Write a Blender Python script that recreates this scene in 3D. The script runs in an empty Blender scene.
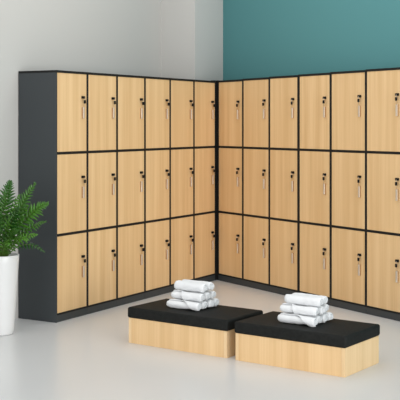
import bpy, bmesh, math, random
from mathutils import Vector, Matrix, noise

C = bpy.context.scene.collection
PI = math.pi

# ------------------------------------------------------------------ camera constants (measured)
F, HY, CX, EYE = 1038.57, 122.33, 200.0, 1.4222
AL, BE, BA = 1.0412, 0.9934, 0.6191      # headings of left run, right run, benches
H, Z1, Z2, ZB = 1.8, 1.2018, 0.6183, 0.0513
DEPTH = 0.343


def at(u, v, z):                          # point of the photograph lying at height z
    y = F * (EYE - z) / (v - HY)
    return Vector(((u - CX) / F * y, y, z))


# ------------------------------------------------------------------ helpers
def lin(c):
    def f(v):
        v /= 255.0
        return v / 12.92 if v <= 0.04045 else ((v + 0.055) / 1.055) ** 2.4
    return (f(c[0]), f(c[1]), f(c[2]), 1.0)


def obj(name, bm, mats, parent=None, smooth=False):
    me = bpy.data.meshes.new(name)
    bmesh.ops.recalc_face_normals(bm, faces=bm.faces)
    if smooth:
        for f in bm.faces:
            f.smooth = True
    bm.to_mesh(me)
    bm.free()
    for m in (mats if isinstance(mats, (list, tuple)) else [mats]):
        me.materials.append(m)
    o = bpy.data.objects.new(name, me)
    C.objects.link(o)
    if parent:
        o.parent = parent
    return o


def tag(o, label, cat, group=None):
    o['label'] = label
    o['category'] = cat
    if group:
        o['group'] = group
    return o


def thing(name, label, cat, loc=(0, 0, 0), rz=0, group=None):
    o = bpy.data.objects.new(name, None)
    o.empty_display_size = 0.1
    C.objects.link(o)
    o.location = loc
    o.rotation_euler = (0, 0, rz)
    return tag(o, label, cat, group)


def box(bm, x0, x1, y0, y1, z0, z1, bev=0.0, seg=2, mi=0):
    r = bmesh.ops.create_cube(bm, size=1.0)
    vs = r['verts']
    bmesh.ops.scale(bm, vec=(x1 - x0, y1 - y0, z1 - z0), verts=vs)
    bmesh.ops.translate(bm, vec=((x0 + x1) / 2, (y0 + y1) / 2, (z0 + z1) / 2), verts=vs)
    fs = set(f for v in vs for f in v.link_faces)
    for f in fs:
        f.material_index = mi
    if bev > 0:
        es = list(set(e for v in vs for e in v.link_edges))
        bmesh.ops.bevel(bm, geom=es, offset=bev, segments=seg, profile=0.5, affect='EDGES')


def cyl(bm, p0, p1, r0, r1=None, n=16, mi=0):
    r1 = r0 if r1 is None else r1
    a, b = Vector(p0), Vector(p1)
    d = b - a
    q = d.to_track_quat('Z', 'Y').to_matrix().to_4x4()
    res = bmesh.ops.create_cone(bm, cap_ends=True, segments=n, radius1=r0, radius2=r1, depth=d.length,
                                matrix=Matrix.Translation((a + b) / 2) @ q)
    for f in set(f for v in res['verts'] for f in v.link_faces):
        f.material_index = mi


def tube(bm, pts, rad, n=8, mi=0):
    rings = []
    for i, p in enumerate(pts):
        t = (pts[min(i + 1, len(pts) - 1)] - pts[max(i - 1, 0)]).normalized()
        a = t.orthogonal().normalized()
        b = t.cross(a)
        r = rad(i / (len(pts) - 1)) if callable(rad) else rad
        rings.append([bm.verts.new(p + a * r * math.cos(2 * PI * k / n) + b * r * math.sin(2 * PI * k / n)) for k in range(n)])
    for i in range(len(rings) - 1):
        for k in range(n):
            bm.faces.new((rings[i][k], rings[i][(k + 1) % n], rings[i + 1][(k + 1) % n], rings[i + 1][k])).material_index = mi
    bm.faces.new(rings[0]).material_index = mi
    bm.faces.new(rings[-1]).material_index = mi


# ------------------------------------------------------------------ materials
def mat(name, col, rough=0.5, spec=0.5, metal=0.0):
    m = bpy.data.materials.new(name)
    m.use_nodes = True
    b = m.node_tree.nodes['Principled BSDF']
    b.inputs['Base Color'].default_value = lin(col)
    b.inputs['Roughness'].default_value = rough
    b.inputs['Specular IOR Level'].default_value = spec
    b.inputs['Metallic'].default_value = metal
    return m


def nd(m, t, **kw):
    n = m.node_tree.nodes.new(t)
    for k, v in kw.items():
        setattr(n, k, v)
    return n


def wood_mat(name, c_dark, c_mid, c_light, rough=0.45):
    m = mat(name, c_mid, rough, 0.35)
    lk = m.node_tree.links.new
    b = m.node_tree.nodes['Principled BSDF']
    tc = nd(m, 'ShaderNodeTexCoord')
    oi = nd(m, 'ShaderNodeObjectInfo')
    mul = nd(m, 'ShaderNodeMath', operation='MULTIPLY')
    mul.inputs[1].default_value = 37.0
    lk(oi.outputs['Random'], mul.inputs[0])
    add = nd(m, 'ShaderNodeVectorMath', operation='ADD')
    lk(tc.outputs['Object'], add.inputs[0])
    lk(mul.outputs[0], add.inputs[1])
    mp = nd(m, 'ShaderNodeMapping')
    mp.inputs['Scale'].default_value = (15, 15, 0.35)
    lk(add.outputs[0], mp.inputs['Vector'])
    n1 = nd(m, 'ShaderNodeTexNoise')
    n1.inputs['Scale'].default_value = 1.0
    n1.inputs['Detail'].default_value = 3.0
    n1.inputs['Roughness'].default_value = 0.55
    lk(mp.outputs[0], n1.inputs['Vector'])
    mp2 = nd(m, 'ShaderNodeMapping')
    mp2.inputs['Scale'].default_value = (160, 160, 2.2)
    lk(add.outputs[0], mp2.inputs['Vector'])
    n2 = nd(m, 'ShaderNodeTexNoise')
    n2.inputs['Scale'].default_value = 1.0
    n2.inputs['Detail'].default_value = 2.0
    lk(mp2.outputs[0], n2.inputs['Vector'])
    mx = nd(m, 'ShaderNodeMix', data_type='FLOAT')
    mx.inputs['Factor'].default_value = 0.3
    lk(n1.outputs['Fac'], mx.inputs['A'])
    lk(n2.outputs['Fac'], mx.inputs['B'])
    cr = nd(m, 'ShaderNodeValToRGB')
    e = cr.color_ramp.elements
    e[0].position = 0.33
    e[0].color = lin(c_dark)
    e[1].position = 0.66
    e[1].color = lin(c_light)
    k = e.new(0.5)
    k.color = lin(c_mid)
    lk(mx.outputs['Result'], cr.inputs['Fac'])
    lk(cr.outputs['Color'], b.inputs['Base Color'])
    return m


def bump(m, scale, strength, detail=3.0, dist=0.002):
    lk = m.node_tree.links.new
    tc = nd(m, 'ShaderNodeTexCoord')
    n = nd(m, 'ShaderNodeTexNoise')
    n.inputs['Scale'].default_value = scale
    n.inputs['Detail'].default_value = detail
    lk(tc.outputs['Object'], n.inputs['Vector'])
    bp = nd(m, 'ShaderNodeBump')
    bp.inputs['Strength'].default_value = strength
    bp.inputs['Distance'].default_value = dist
    lk(n.outputs['Fac'], bp.inputs['Height'])
    lk(bp.outputs[0], m.node_tree.nodes['Principled BSDF'].inputs['Normal'])
    return m


def mottle(m, c0, c1, scale, detail=4.0):
    lk = m.node_tree.links.new
    tc = nd(m, 'ShaderNodeTexCoord')
    n = nd(m, 'ShaderNodeTexNoise')
    n.inputs['Scale'].default_value = scale
    n.inputs['Detail'].default_value = detail
    lk(tc.outputs['Object'], n.inputs['Vector'])
    cr = nd(m, 'ShaderNodeValToRGB')
    cr.color_ramp.elements[0].position = 0.35
    cr.color_ramp.elements[0].color = lin(c0)
    cr.color_ramp.elements[1].position = 0.65
    cr.color_ramp.elements[1].color = lin(c1)
    lk(n.outputs['Fac'], cr.inputs['Fac'])
    lk(cr.outputs['Color'], m.node_tree.nodes['Principled BSDF'].inputs['Base Color'])
    return m


M_OAK = wood_mat('light_oak', (211, 174, 125), (220, 185, 137), (229, 196, 149))
M_OAK_EDGE = wood_mat('oak_edge', (214, 182, 136), (223, 192, 148), (230, 200, 157))
M_CHAR = mat('charcoal_laminate', (57, 62, 65), 0.5, 0.4)
M_SEAM = mat('charcoal_edge', (29, 30, 30), 0.6, 0.2)
M_BLACK = mat('black_plastic', (10, 10, 10), 0.5, 0.2)
M_STEEL = mat('brushed_steel', (196, 186, 172), 0.35, 0.5, 0.9)
M_PULL = mat('champagne_metal', (214, 206, 194), 0.35, 0.5, 0.6)
M_PULL_SHADE = mat('pull_side_shade', (176, 140, 102), 0.45, 0.4, 0.4)  # brown paints in the shade and wood reflection on the pull's sides
M_LEATHER = bump(mottle(mat('black_leatherette', (30, 31, 31), 0.7, 0.12), (26, 27, 26), (33, 34, 33), 60), 260, 0.5)
M_TOWEL = bump(mat('white_terry', (224, 226, 228), 0.95, 0.1), 420, 0.45, 2.0, 0.002)
M_TOWEL.node_tree.nodes['Principled BSDF'].inputs['Sheen Weight'].default_value = 0.2
M_POT = mat('white_ceramic', (218, 219, 219), 0.3, 0.5)
M_SOIL = bump(mottle(mat('soil', (50, 38, 28), 0.95, 0.1), (38, 28, 20), (64, 48, 34), 40), 90, 1.0, dist=0.01)
M_FLOOR = mottle(mat('polished_floor', (213, 214, 214), 0.3, 0.45), (212, 213, 213), (214, 215, 215), 1.3)
M_GREY = bump(mat('grey_paint', (197, 196, 192), 0.85, 0.2), 180, 0.06)
M_TEAL = bump(mat('teal_paint', (88, 143, 146), 0.8, 0.25), 180, 0.06)

# fern leaf: per-frond tint only, light does the shading
M_LEAF = mat('fern_green', (66, 126, 50), 0.32, 0.6)
_b = M_LEAF.node_tree.nodes['Principled BSDF']
_oi = nd(M_LEAF, 'ShaderNodeObjectInfo')
_cr = nd(M_LEAF, 'ShaderNodeValToRGB')
_cr.color_ramp.elements[0].color = lin((18, 72, 6))
_cr.color_ramp.elements[1].color = lin((92, 150, 42))
M_LEAF.node_tree.links.new(_oi.outputs['Random'], _cr.inputs['Fac'])
M_LEAF.node_tree.links.new(_cr.outputs['Color'], _b.inputs['Base Color'])
M_STEM = mat('frond_stem', (84, 110, 48), 0.5, 0.3)

# ------------------------------------------------------------------ plan geometry
COR = Vector(((216.8 - CX) / F * 9.3658, 9.3658))
XL = Vector((math.cos(AL), math.sin(AL)))        # left run, left end -> corner
XR = Vector((math.cos(BE), -math.sin(BE)))       # right run, corner -> right end


def along(dirv, u):                               # distance from corner where the run crosses image column u
    s = (u - CX) / F
    return (s * COR.y - COR.x) / (dirv.x - s * dirv.y)


# ------------------------------------------------------------------ lockers
def make_locker(label, origin, rz, w, end_panel=False, side=0.011, right_side=None, H=H):
    """local x to the right seen from the front, y into the depth, z up; front plane at y = 0"""
    rs = side if right_side is None else right_side
    t = thing('locker', label, 'locker', (origin.x, origin.y, 0), rz, 'three-door lockers along the walls')
    bm = bmesh.new()
    g = 0.0006
    box(bm, g, side, 0, DEPTH, ZB, H - 0.016)
    box(bm, w - rs, w - g, 0, DEPTH, ZB, H - 0.016)
    box(bm, side, w - rs, DEPTH - 0.008, DEPTH, ZB, H - 0.016)
    for zz in (Z1, Z2):
        box(bm, side, w - rs, 0, DEPTH - 0.008, zz - 0.0085, zz + 0.0085)
    box(bm, side, w - rs, 0, DEPTH - 0.008, ZB, ZB + 0.012)
    obj('cabinet_body', bm, M_SEAM, t)
    bm = bmesh.new()
    box(bm, -0.003 if end_panel else g, w - g, -0.003, DEPTH, H - 0.016, H)
    obj('top_panel', bm, M_SEAM, t)
    bm = bmesh.new()
    box(bm, g, w - g, 0.003, DEPTH, 0, ZB, 0.001, 1)
    obj('plinth', bm, M_CHAR, t)
    if end_panel:
        bm = bmesh.new()
        box(bm, -0.0025, 0.0002, 0, DEPTH, 0.0, H - 0.0165)
        box(bm, -0.0025, side * 0.4, -0.0025, 0.0, 0.0, H - 0.0165)
        p = obj('end_panel', bm, M_CHAR, t)
        p['label'] = 'flat charcoal end panel'
    tops = (H - 0.016, Z1 - 0.0085, Z2 - 0.0085)
    bots = (Z1 + 0.0085, Z2 + 0.0085, ZB + 0.012)
    for zt, zb in zip(tops, bots):
        gap = 0.0014
        bm = bmesh.new()
        box(bm, side + gap, w - rs - gap, 0.001, 0.019, zb + gap, zt - gap, 0.0008, 1)
        d = obj('door', bm, M_OAK, t)
        xc = w - rs - 0.052
        zc = zt - (0.172 if H < 1.796 else 0.178)
        # lock: black oval cover with a stubby barrel below its middle
        bm = bmesh.new()
        box(bm, xc - 0.0145, xc + 0.0145, -0.016, 0.0012, zc - 0.0095, zc + 0.0095, 0.004, 3)
        cyl(bm, (xc + 0.004, -0.015, zc - 0.002), (xc + 0.004, -0.0195, zc - 0.002), 0.0065, 0.006, 16)
        obj('lock', bm, M_BLACK, d, smooth=True)
        # key: steel ring through the barrel, black moulded head, short blade
        bm = bmesh.new()
        xk, yk = xc + 0.004, -0.019
        loop = [Vector((xk + 0.004 * math.sin(a), yk - 0.001, zc - 0.013 - 0.009 * math.cos(a))) for a in [2 * PI * k / 14 for k in range(15)]]
        tube(bm, loop, 0.0011, 6, 1)
        cyl(bm, (xk, -0.016, zc - 0.003), (xk, -0.0215, zc - 0.003), 0.003, 0.003, 10, 1)
        box(bm, xk - 0.0095, xk + 0.0095, yk - 0.006, yk + 0.004, zc - 0.045, zc - 0.019, 0.0040, 3, 0)
        box(bm, xk - 0.0022, xk + 0.0022, yk - 0.0015, yk + 0.0005, zc - 0.066, zc - 0.044, 0.0, 1, 1)
        obj('key', bm, [M_BLACK, M_STEEL], d)
        # slim vertical pull, solid against the door; shade on its sides painted brown
        bm = bmesh.new()
        hz1, hz0 = zc - 0.070, zc - 0.154
        box(bm, xc - 0.0085, xc + 0.0085, -0.0125, 0.0012, hz0, hz1, 0.0006, 1, 1)
        box(bm, xc - 0.0080, xc + 0.0080, -0.0150, -0.0120, hz0 + 0.001, hz1 - 0.001, 0.0008, 2, 0)
        obj('handle', bm, [M_PULL, M_PULL_SHADE], d)
    return t


UL = [56.3, 87.6, 117.2, 145.1, 170.3, 194.1, 215.5]
LABELS_L = ['three-door oak locker with the exposed charcoal end panel, beside the potted fern',
            'three-door oak locker in the grey-wall row, second from the fern end',
            'three-door oak locker in the grey-wall row, third from the fern end',
            'three-door oak locker in the grey-wall row, fourth from the fern end',
            'three-door oak locker in the grey-wall row, second from the corner',
            'three-door oak locker at the inner corner, ending the grey-wall row']
dl = [along(-XL, u) for u in UL]
for i in range(6):
    o = COR - XL * dl[i]
    make_locker(LABELS_L[i], o, AL, dl[i] - dl[i + 1], end_panel=(i == 0), H=1.793)

UR = [218.0, 242.7, 269.2, 298.5, 330.6, 365.8]
dr = [along(XR, u) for u in UR]
dr.append(dr[5] + (dr[5] - dr[3]) / 2)
LABELS_R = ['three-door oak locker at the inner corner, starting the teal-wall row',
            'three-door oak locker in the teal-wall row, second from the corner',
            'three-door oak locker in the teal-wall row, third from the corner',
            'three-door oak locker in the teal-wall row, fourth from the corner',
            'three-door oak locker in the teal-wall row, fifth from the corner',
            'three-door oak locker in the teal-wall row, sixth from the corner and cut by the frame']
for i in range(6):
    o = COR + XR * dr[i]
    make_locker(LABELS_R[i], o, -BE, dr[i + 1] - dr[i], right_side=0.016 if i == 2 else None,
                side=0.013 if i == 3 else 0.011, H=1.797 + 0.0036 * i)

# corner filler between the two rows
bm = bmesh.new()
a = COR - XL * (dl[6] - 0.001)
b = COR + XR * (dr[0] - 0.001)
nl = Vector((-math.sin(AL), math.cos(AL)))
nr = Vector((math.sin(BE), math.cos(BE)))
poly = [a + nl * 0.002, COR + (nl + nr) * 0.002, b + nr * 0.002, b + nr * 0.05, COR + Vector((0, 0.16)), a + nl * 0.05]
lo = [bm.verts.new((p.x, p.y, 0)) for p in poly]
hi = [bm.verts.new((p.x, p.y, H)) for p in poly]
bm.faces.new(lo)
bm.faces.new(hi)
for k in range(6):
    bm.faces.new((lo[k], lo[(k + 1) % 6], hi[(k + 1) % 6], hi[k]))
tag(obj('corner_filler', bm, M_SEAM), 'narrow charcoal filler strip closing the inner corner between the two locker rows', 'filler strip')


# ------------------------------------------------------------------ benches
BH, BT = 0.1623, 0.0687


def make_bench(label, px, py, w, d):
    t = thing('bench', label, 'bench', (px, py, 0), -BA, 'low padded benches')
    th = 0.022
    for k, x0 in enumerate((0.0, w - th)):
        bm = bmesh.new()
        box(bm, x0, x0 + th, 0, d, 0, BH, 0.001, 1)
        obj('side_panel', bm, M_OAK_EDGE, t)
    bm = bmesh.new()
    box(bm, th + 0.0004, w - th - 0.0004, 0.0006, th, 0, BH, 0.0008, 1)
    obj('front_panel', bm, M_OAK, t)
    bm = bmesh.new()
    box(bm, th + 0.0004, w - th - 0.0004, d - th, d, 0, BH, 0.0008, 1)
    obj('rear_panel', bm, M_OAK, t)
    bm = bmesh.new()
    ov = 0.008
    box(bm, -ov, w + ov, -ov, d + ov, BH + 0.0005, BH + BT, 0.014, 4)
    c = obj('cushion', bm, M_LEATHER, t, smooth=True)
    c['label'] = 'black leatherette seat pad'
    return t


B1 = (-0.4605, 6.7029, 0.7628, 0.4024)
B2 = (0.2118, 6.2100, 0.7311, 0.430)
make_bench('low oak bench with black pad, farther one, set nearer the fern', *B1)
make_bench('low oak bench with black pad, nearer one, its whole right side showing', *B2)


# ------------------------------------------------------------------ rolled towels
RW, RH, TL = 0.0325, 0.0300, 0.245


def towel_bm(seed, flap=None, length=TL, fat=1.0):
    """a rolled towel: one spiral sheet with thickness, lying along x, resting at z = 0"""
    rnd = random.Random(seed)
    bm = bmesh.new()
    N, S = 90, 30
    turns = 2.4
    a0, amp, q0, wq = flap if flap else (rnd.uniform(-2.6, -1.9), rnd.uniform(-0.3, 0.3), 0.5, 0.3)
    pitch = 0.0118
    rings = []
    off = Vector((rnd.uniform(0, 50), rnd.uniform(0, 50), rnd.uniform(0, 50)))
    skew = [rnd.uniform(-0.004, 0.004) for _ in range(2)]
    for s in range(S + 1):
        q = s / S
        x = -length / 2 + length * q
        edge = min(q, 1 - q) * length
        rnd_end = 1.0 if edge > 0.022 else 0.80 + 0.20 * math.sqrt(max(0.0, 1 - (1 - edge / 0.022) ** 2))
        ring_o, ring_i = [], []
        for i in range(N + 1):
            f = i / N
            th = a0 + amp / (1 + math.exp(-(q - q0) / wq)) - (1 - f) * turns * 2 * PI
            r = 0.0325 - (1 - f) * turns * pitch
            r = max(r, 0.0035)
            ln = noise.noise(Vector((x * 16, math.cos(th) * 0.8, math.sin(th) * 0.8)) + off)
            lump = 1 + 0.11 * ln + 0.08 * noise.noise(Vector((x * 45, math.cos(th) * 2.2, math.sin(th) * 2.2)) + off)
            thick = 0.0086 if f < 0.985 else 0.0066
            cx_ = x + (skew[0 if q < 0.5 else 1] * math.cos(th + 1) + 0.004 * (1 - f)) * (1 if q > 0.5 else -1) * (1 - min(1, edge / 0.03)) * 0.8
            ro = r * lump * rnd_end
            ri = max(0.0008, (r - thick)) * lump * rnd_end
            ring_o.append(bm.verts.new((cx_, ro * math.cos(th) * fat, max(ro * math.sin(th) * RH / RW * fat, -RH * fat * 0.95))))
            ring_i.append(bm.verts.new((cx_, ri * math.cos(th) * fat, max(ri * math.sin(th) * RH / RW * fat, -RH * fat * 0.95 + 0.002))))
        rings.append((ring_o, ring_i))
    for s in range(S):
        (o0, i0), (o1, i1) = rings[s], rings[s + 1]
        for i in range(N):
            bm.faces.new((o0[i], o0[i + 1], o1[i + 1], o1[i]))
            bm.faces.new((i0[i], i1[i], i1[i + 1], i0[i + 1]))
        bm.faces.new((o0[N], i0[N], i1[N], o1[N]))
        bm.faces.new((o0[0], o1[0], i1[0], i0[0]))
    for s, fl in ((0, 0), (S, 1)):
        o0, i0 = rings[s]
        for i in range(N):
            bm.faces.new((o0[i], i0[i], i0[i + 1], o0[i + 1]))
    return bm


TPOS = {'bottom': ('front', 'second', 'third', 'rear'), 'middle': ('front', 'centre', 'rear'), 'top': ('front', 'rear')}


def make_pile(pl, pr, ztop, which, seed):
    """pl, pr: image points where the front bottom roll meets the pad"""
    A, B = at(pl[0], pl[1], ztop), at(pr[0], pr[1], ztop)
    mid = (A + B) / 2
    ex = Vector((math.cos(BA), -math.sin(BA), 0))
    ey = Vector((math.sin(BA), math.cos(BA), 0))
    rnd = random.Random(seed)
    for row, (name, n) in enumerate((('bottom', 4), ('middle', 3), ('top', 2))):
        for i in range(n):
            k = seed * 100 + row * 10 + i
            flap = None
            if i == 0:
                flap = {0: (-5.2, 3.9, 0.72, 0.13), 1: (-5.0, 3.4, 0.36, 0.025), 2: (-2.0, 0.1, 0.5, 0.3)}[row]
            p = mid + ey * (RW * 1.03 * (1 + 2 * i + row) - 0.014) + ex * (rnd.uniform(-0.006, 0.006) + (0.0, 0.0, 0.006 if seed == 1 else 0.012)[row])
            p.z = ztop + RH * (0.95, 2.74, 4.64 if seed == 1 else 4.50)[row] + 0.0006
            o = obj('rolled_towel', towel_bm(k, flap, TL * rnd.uniform(0.97, 1.02) * (1, 1, 0.96)[row], (1.0, 0.98, 1.08 if seed == 1 else 1.03)[row]), M_TOWEL, smooth=True)
            o.location = p
            o.rotation_euler = (0 if row == 0 else rnd.uniform(-0.05, 0.05), 0, -BA + rnd.uniform(-0.02, 0.02))
            tag(o, f'rolled white towel, {TPOS[name][i]} roll of the {name} row on the {which} bench',
                'towel', f'rolled towels piled on the {which} bench')


make_pile((168.5, 307.8), (197.0, 312.3), BH + BT, 'farther', 1)
make_pile((279.5, 322.6), (311.0, 327.6), BH + BT, 'nearer', 2)

# ------------------------------------------------------------------ potted fern
pot_front = at(-1.6, 336.5, 0.0)
PX, PY = pot_front.x, pot_front.y + 0.088
POT_H, R_TOP, R_BOT = 0.534, 0.122, 0.085
fern = thing('potted_fern', 'leafy green fern in a tall tapered white planter beside the locker end panel', 'plant', (PX, PY, 0))


def lathe(bm, prof, n=56):
    rings = []
    for r, z in prof:
        rings.append([bm.verts.new((r * math.cos(2 * PI * k / n), r * math.sin(2 * PI * k / n), z)) for k in range(n)])
    for i in range(len(rings) - 1):
        for k in range(n):
            bm.faces.new((rings[i][k], rings[i][(k + 1) % n], rings[i + 1][(k + 1) % n], rings[i + 1][k]))
    bm.faces.new(rings[0])
    bm.faces.new(rings[-1])


bm = bmesh.new()
prof = [(R_BOT - 0.012, 0.0), (R_BOT - 0.004, 0.003), (R_BOT, 0.012)]
for k in range(1, 12):
    f = k / 11
    prof.append((R_BOT + (R_TOP - R_BOT) * (f ** 0.85), 0.012 + (POT_H - 0.018) * f))
prof += [(R_TOP - 0.002, POT_H - 0.001), (R_TOP - 0.006, POT_H), (R_TOP - 0.010, POT_H - 0.004), (R_TOP - 0.013, POT_H - 0.06)]
lathe(bm, prof)
obj('planter', bm, M_POT, fern, smooth=True)
bm = bmesh.new()
lathe(bm, [(R_TOP - 0.015, POT_H - 0.055), (R_TOP - 0.0145, POT_H - 0.035), (R_TOP * 0.6, POT_H - 0.022), (0.01, POT_H - 0.016)], 32)
obj('soil', bm, M_SOIL, fern, smooth=True)


def frond(base, ctrl, tip, width, seed, droop=0.22):
    """arched midrib with paired pointed leaflets, thin folded blades with real thickness"""
    rnd = random.Random(seed)
    face = Vector((rnd.uniform(-0.25, 0.25), -0.85, 0.5 + rnd.uniform(-0.2, 0.2)))
    bm = bmesh.new()
    P0, P1, P2 = Vector(base), Vector(ctrl), Vector(tip)
    n = 40

    def P(t):
        return P0 * (1 - t) ** 2 + P1 * 2 * t * (1 - t) + P2 * t * t
    pts = [P(k / n) for k in range(n + 1)]
    tube(bm, pts, lambda f: 0.0032 * (1 - f) + 0.0007, 6, 1)
    L = sum((pts[k + 1] - pts[k]).length for k in range(n))
    npair = max(9, int(L / 0.0280))
    for k in range(npair):
        g = k / (npair - 1)
        f = 0.14 + 0.86 * (1 - (1 - g) ** 1.35)
        p = P(f)
        t = (P(min(1, f + 0.02)) - P(max(0, f - 0.02))).normalized()
        sd = t.cross(face)
        sd.normalize()
        up = sd.cross(t).normalized()
        env = min(1.0, 0.45 + (f - 0.16) * 2.6) * (1.0 - max(0.0, (f - 0.50) / 0.50) ** 2.0 * 0.80)
        for s in (-1, 1):
            ln = 1.12 * width * env * rnd.uniform(0.9, 1.1)
            fw = max(0.0, (f - 0.4) / 0.6) ** 1.5
            d = (sd * s * (0.80 - 0.30 * fw) + t * (0.66 + 0.24 * fw) + up * rnd.uniform(-0.15, 0.35)).normalized()
            wv = t.copy()
            wv = (wv - d * wv.dot(d)).normalized()
            nn = d.cross(wv).normalized()
            hw = 0.0034 + ln * 0.080
            rows = []
            for q, ww in ((0.0, 0.7), (0.25, 1.0), (0.6, 0.74), (0.85, 0.38), (1.0, 0.05)):
                c = p + d * ln * q - Vector((0, 0, droop)) * ln * q * q
                fold = nn * (0.0016 * ww)
                rows.append([bm.verts.new(c - wv * hw * ww + fold), bm.verts.new(c), bm.verts.new(c + wv * hw * ww + fold)])
            for a_, b_ in zip(rows, rows[1:]):
                bm.faces.new((a_[0], a_[1], b_[1], b_[0]))
                bm.faces.new((a_[1], a_[2], b_[2], b_[1]))
    o = obj('frond', bm, [M_LEAF, M_STEM], fern, smooth=True)
    md = o.modifiers.new('blade', 'SOLIDIFY')
    md.thickness = 0.0006
    return o


zt = POT_H
B0 = zt - 0.03
# (tip dx, dy, dz above rim) (control dx, dy, dz) leaflet width
FR = [
    ((0.065, -0.02, 0.490), (0.015, 0.0, 0.30), 0.092),
    ((0.240, -0.085, 0.480), (0.070, -0.03, 0.24), 0.086),
    ((0.330, -0.13, 0.355), (0.130, -0.05, 0.27), 0.085),
    ((0.320, -0.15, 0.235), (0.130, -0.06, 0.18), 0.052),
    ((0.265, -0.16, 0.150), (0.120, -0.08, 0.14), 0.045),
    ((0.310, -0.13, 0.035), (0.150, -0.06, 0.14), 0.034),
    ((0.110, -0.21, 0.270), (0.045, -0.08, 0.22), 0.060),
    ((0.020, -0.22, 0.330), (0.010, -0.08, 0.24), 0.062),
    ((-0.050, -0.06, 0.480), (-0.02, -0.02, 0.28), 0.060),
    ((0.130, -0.04, 0.400), (0.040, -0.01, 0.22), 0.058),
    ((0.095, -0.26, 0.090), (0.050, -0.12, 0.15), 0.045),
    ((0.010, -0.25, 0.140), (0.000, -0.12, 0.18), 0.052),
    ((0.150, -0.22, 0.180), (0.070, -0.10, 0.19), 0.055),
    ((-0.140, -0.10, 0.440), (-0.05, -0.04, 0.24), 0.060),
    ((-0.200, -0.24, 0.330), (-0.08, -0.10, 0.24), 0.060),
    ((-0.210, -0.28, 0.200), (-0.09, -0.12, 0.21), 0.055),
    ((-0.110, -0.23, 0.230), (-0.05, -0.09, 0.20), 0.055),
    ((-0.200, -0.20, 0.090), (-0.10, -0.10, 0.15), 0.045),
    ((-0.020, 0.02, 0.430), (-0.01, 0.01, 0.26), 0.055),
    ((0.080, 0.03, 0.300), (0.03, 0.02, 0.18), 0.050),
    ((-0.090, -0.06, 0.340), (-0.03, -0.02, 0.22), 0.050),
    ((0.060, -0.16, 0.420), (0.020, -0.05, 0.24), 0.060),
    ((0.170, -0.12, 0.260), (0.080, -0.05, 0.20), 0.055),
    ((0.150, -0.17, 0.330), (0.055, -0.06, 0.21), 0.062),
    ((0.210, -0.19, 0.120), (0.100, -0.09, 0.16), 0.045),
    ((0.060, -0.24, 0.210), (0.030, -0.11, 0.18), 0.055),
    ((0.190, -0.06, 0.330), (0.080, -0.02, 0.20), 0.058),
    ((0.120, -0.16, 0.160), (0.060, -0.08, 0.14), 0.050),
    ((-0.060, -0.17, 0.380), (-0.02, -0.06, 0.23), 0.058),
]
rr = random.Random(5)
for k, (tip, ctl, wd) in enumerate(FR):
    a = math.atan2(tip[1], tip[0])
    rb = 0.02 + 0.015 * rr.random()
    frond((rb * math.cos(a), rb * math.sin(a), B0), (ctl[0], ctl[1], zt + ctl[2]), (tip[0], tip[1], zt + tip[2]), wd, k)


# ------------------------------------------------------------------ room shell
def struct(name, bm, m):
    o = obj(name, bm, m)
    o['kind'] = 'structure'
    return o


def wall(name, p, q, m, height=3.2, th=0.1, away=Vector((0, 1))):
    p, q = Vector(p), Vector(q)
    n = Vector((-(q - p).y, (q - p).x)).normalized()
    if n.dot(away) < 0:
        n = -n
    bm = bmesh.new()
    base = [p, q, q + n * th, p + n * th]
    lo = [bm.verts.new((v.x, v.y, 0)) for v in base]
    hi = [bm.verts.new((v.x, v.y, height)) for v in base]
    bm.faces.new(lo)
    bm.faces.new(hi)
    for k in range(4):
        bm.faces.new((lo[k], lo[(k + 1) % 4], hi[(k + 1) % 4], hi[k]))
    return struct(name, bm, m)


bm = bmesh.new()
box(bm, -7, 7, -3.0, 13, -0.1, 0.0)
struct('floor', bm, M_FLOOR)

end_back = COR - XL * dl[0] + nl * (DEPTH + 0.006)             # rear corner of the exposed end panel


def ray(u, y):
    return Vector(((u - CX) / F * y, y))


K1 = ray(161.0, 9.78)
K2 = ray(195.0, 9.56)
teal0 = COR + nr * (DEPTH + 0.008)


def teal_at(u):
    s = (u - CX) / F
    t = (s * teal0.y - teal0.x) / (XR.x - s * XR.y)
    return teal0 + XR * t


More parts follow.
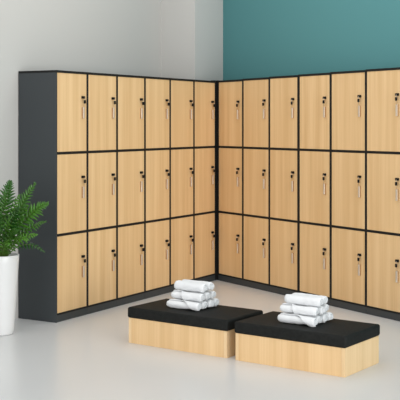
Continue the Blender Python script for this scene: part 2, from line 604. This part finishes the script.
K3 = teal_at(223.0)
ldir = (K1 - end_back).normalized()
wall('wall_left', end_back - ldir * 4.0, K1 + ldir * 0.15, M_GREY)
wall('wall_niche', K1, K2, M_GREY)
wall('wall_return', K2, K3 + (K3 - K2) * 0.3, M_GREY)
wall('wall_right', K3, K3 + XR * 6.5, M_TEAL)

# ------------------------------------------------------------------ light
w = bpy.data.worlds.new('soft_room_light')
bpy.context.scene.world = w
w.use_nodes = True
bg = w.node_tree.nodes['Background']
bg.inputs['Color'].default_value = (1.0, 1.0, 1.0, 1)
bg.inputs['Strength'].default_value = 0.98


def area(name, loc, target, sx, sy, power, col=(1, 1, 1)):
    l = bpy.data.lights.new(name, 'AREA')
    l.shape = 'RECTANGLE'
    l.size, l.size_y = sx, sy
    l.energy = power
    l.color = col
    o = bpy.data.objects.new(name, l)
    C.objects.link(o)
    o.location = loc
    d = Vector(target) - Vector(loc)
    o.rotation_euler = d.to_track_quat('-Z', 'Y').to_euler()
    return o


area('overhead_fill', (0.15, 7.1, 3.3), (0.15, 7.9, 0), 2.4, 1.6, 9, (1.0, 0.99, 0.97))  # unseen lamp added overhead to lift the inner corner
area('right_fill', (4.9, -0.6, 1.2), (-0.4, 8.3, 0.5), 4.6, 2.3, 285, (1.0, 0.995, 0.985))  # added fill lamp, no window modelled; brightens the left run from the right
area('left_fill', (-4.2, -0.8, 1.25), (1.0, 8.2, 0.7), 4.0, 2.4, 115, (1.0, 1.0, 1.0))  # second added fill, out of view; brightens teal wall and right run

# ------------------------------------------------------------------ camera
cd = bpy.data.cameras.new('camera')
cam = bpy.data.objects.new('camera', cd)
C.objects.link(cam)
cam.location = (0, 0, EYE)
cam.rotation_euler = (PI / 2, 0, 0)
cd.sensor_width = 36
cd.sensor_fit = 'HORIZONTAL'
cd.lens = F * 36 / 400
cd.shift_x = 0
cd.shift_y = -(200 - HY) / 400
cd.clip_start = 0.05
cd.clip_end = 100
sc = bpy.context.scene
sc.camera = cam
sc.view_settings.view_transform = 'Standard'
sc.view_settings.look = 'None'
sc.view_settings.exposure = 0.17
sc.view_settings.gamma = 1.0
sc.view_settings.use_curve_mapping = False
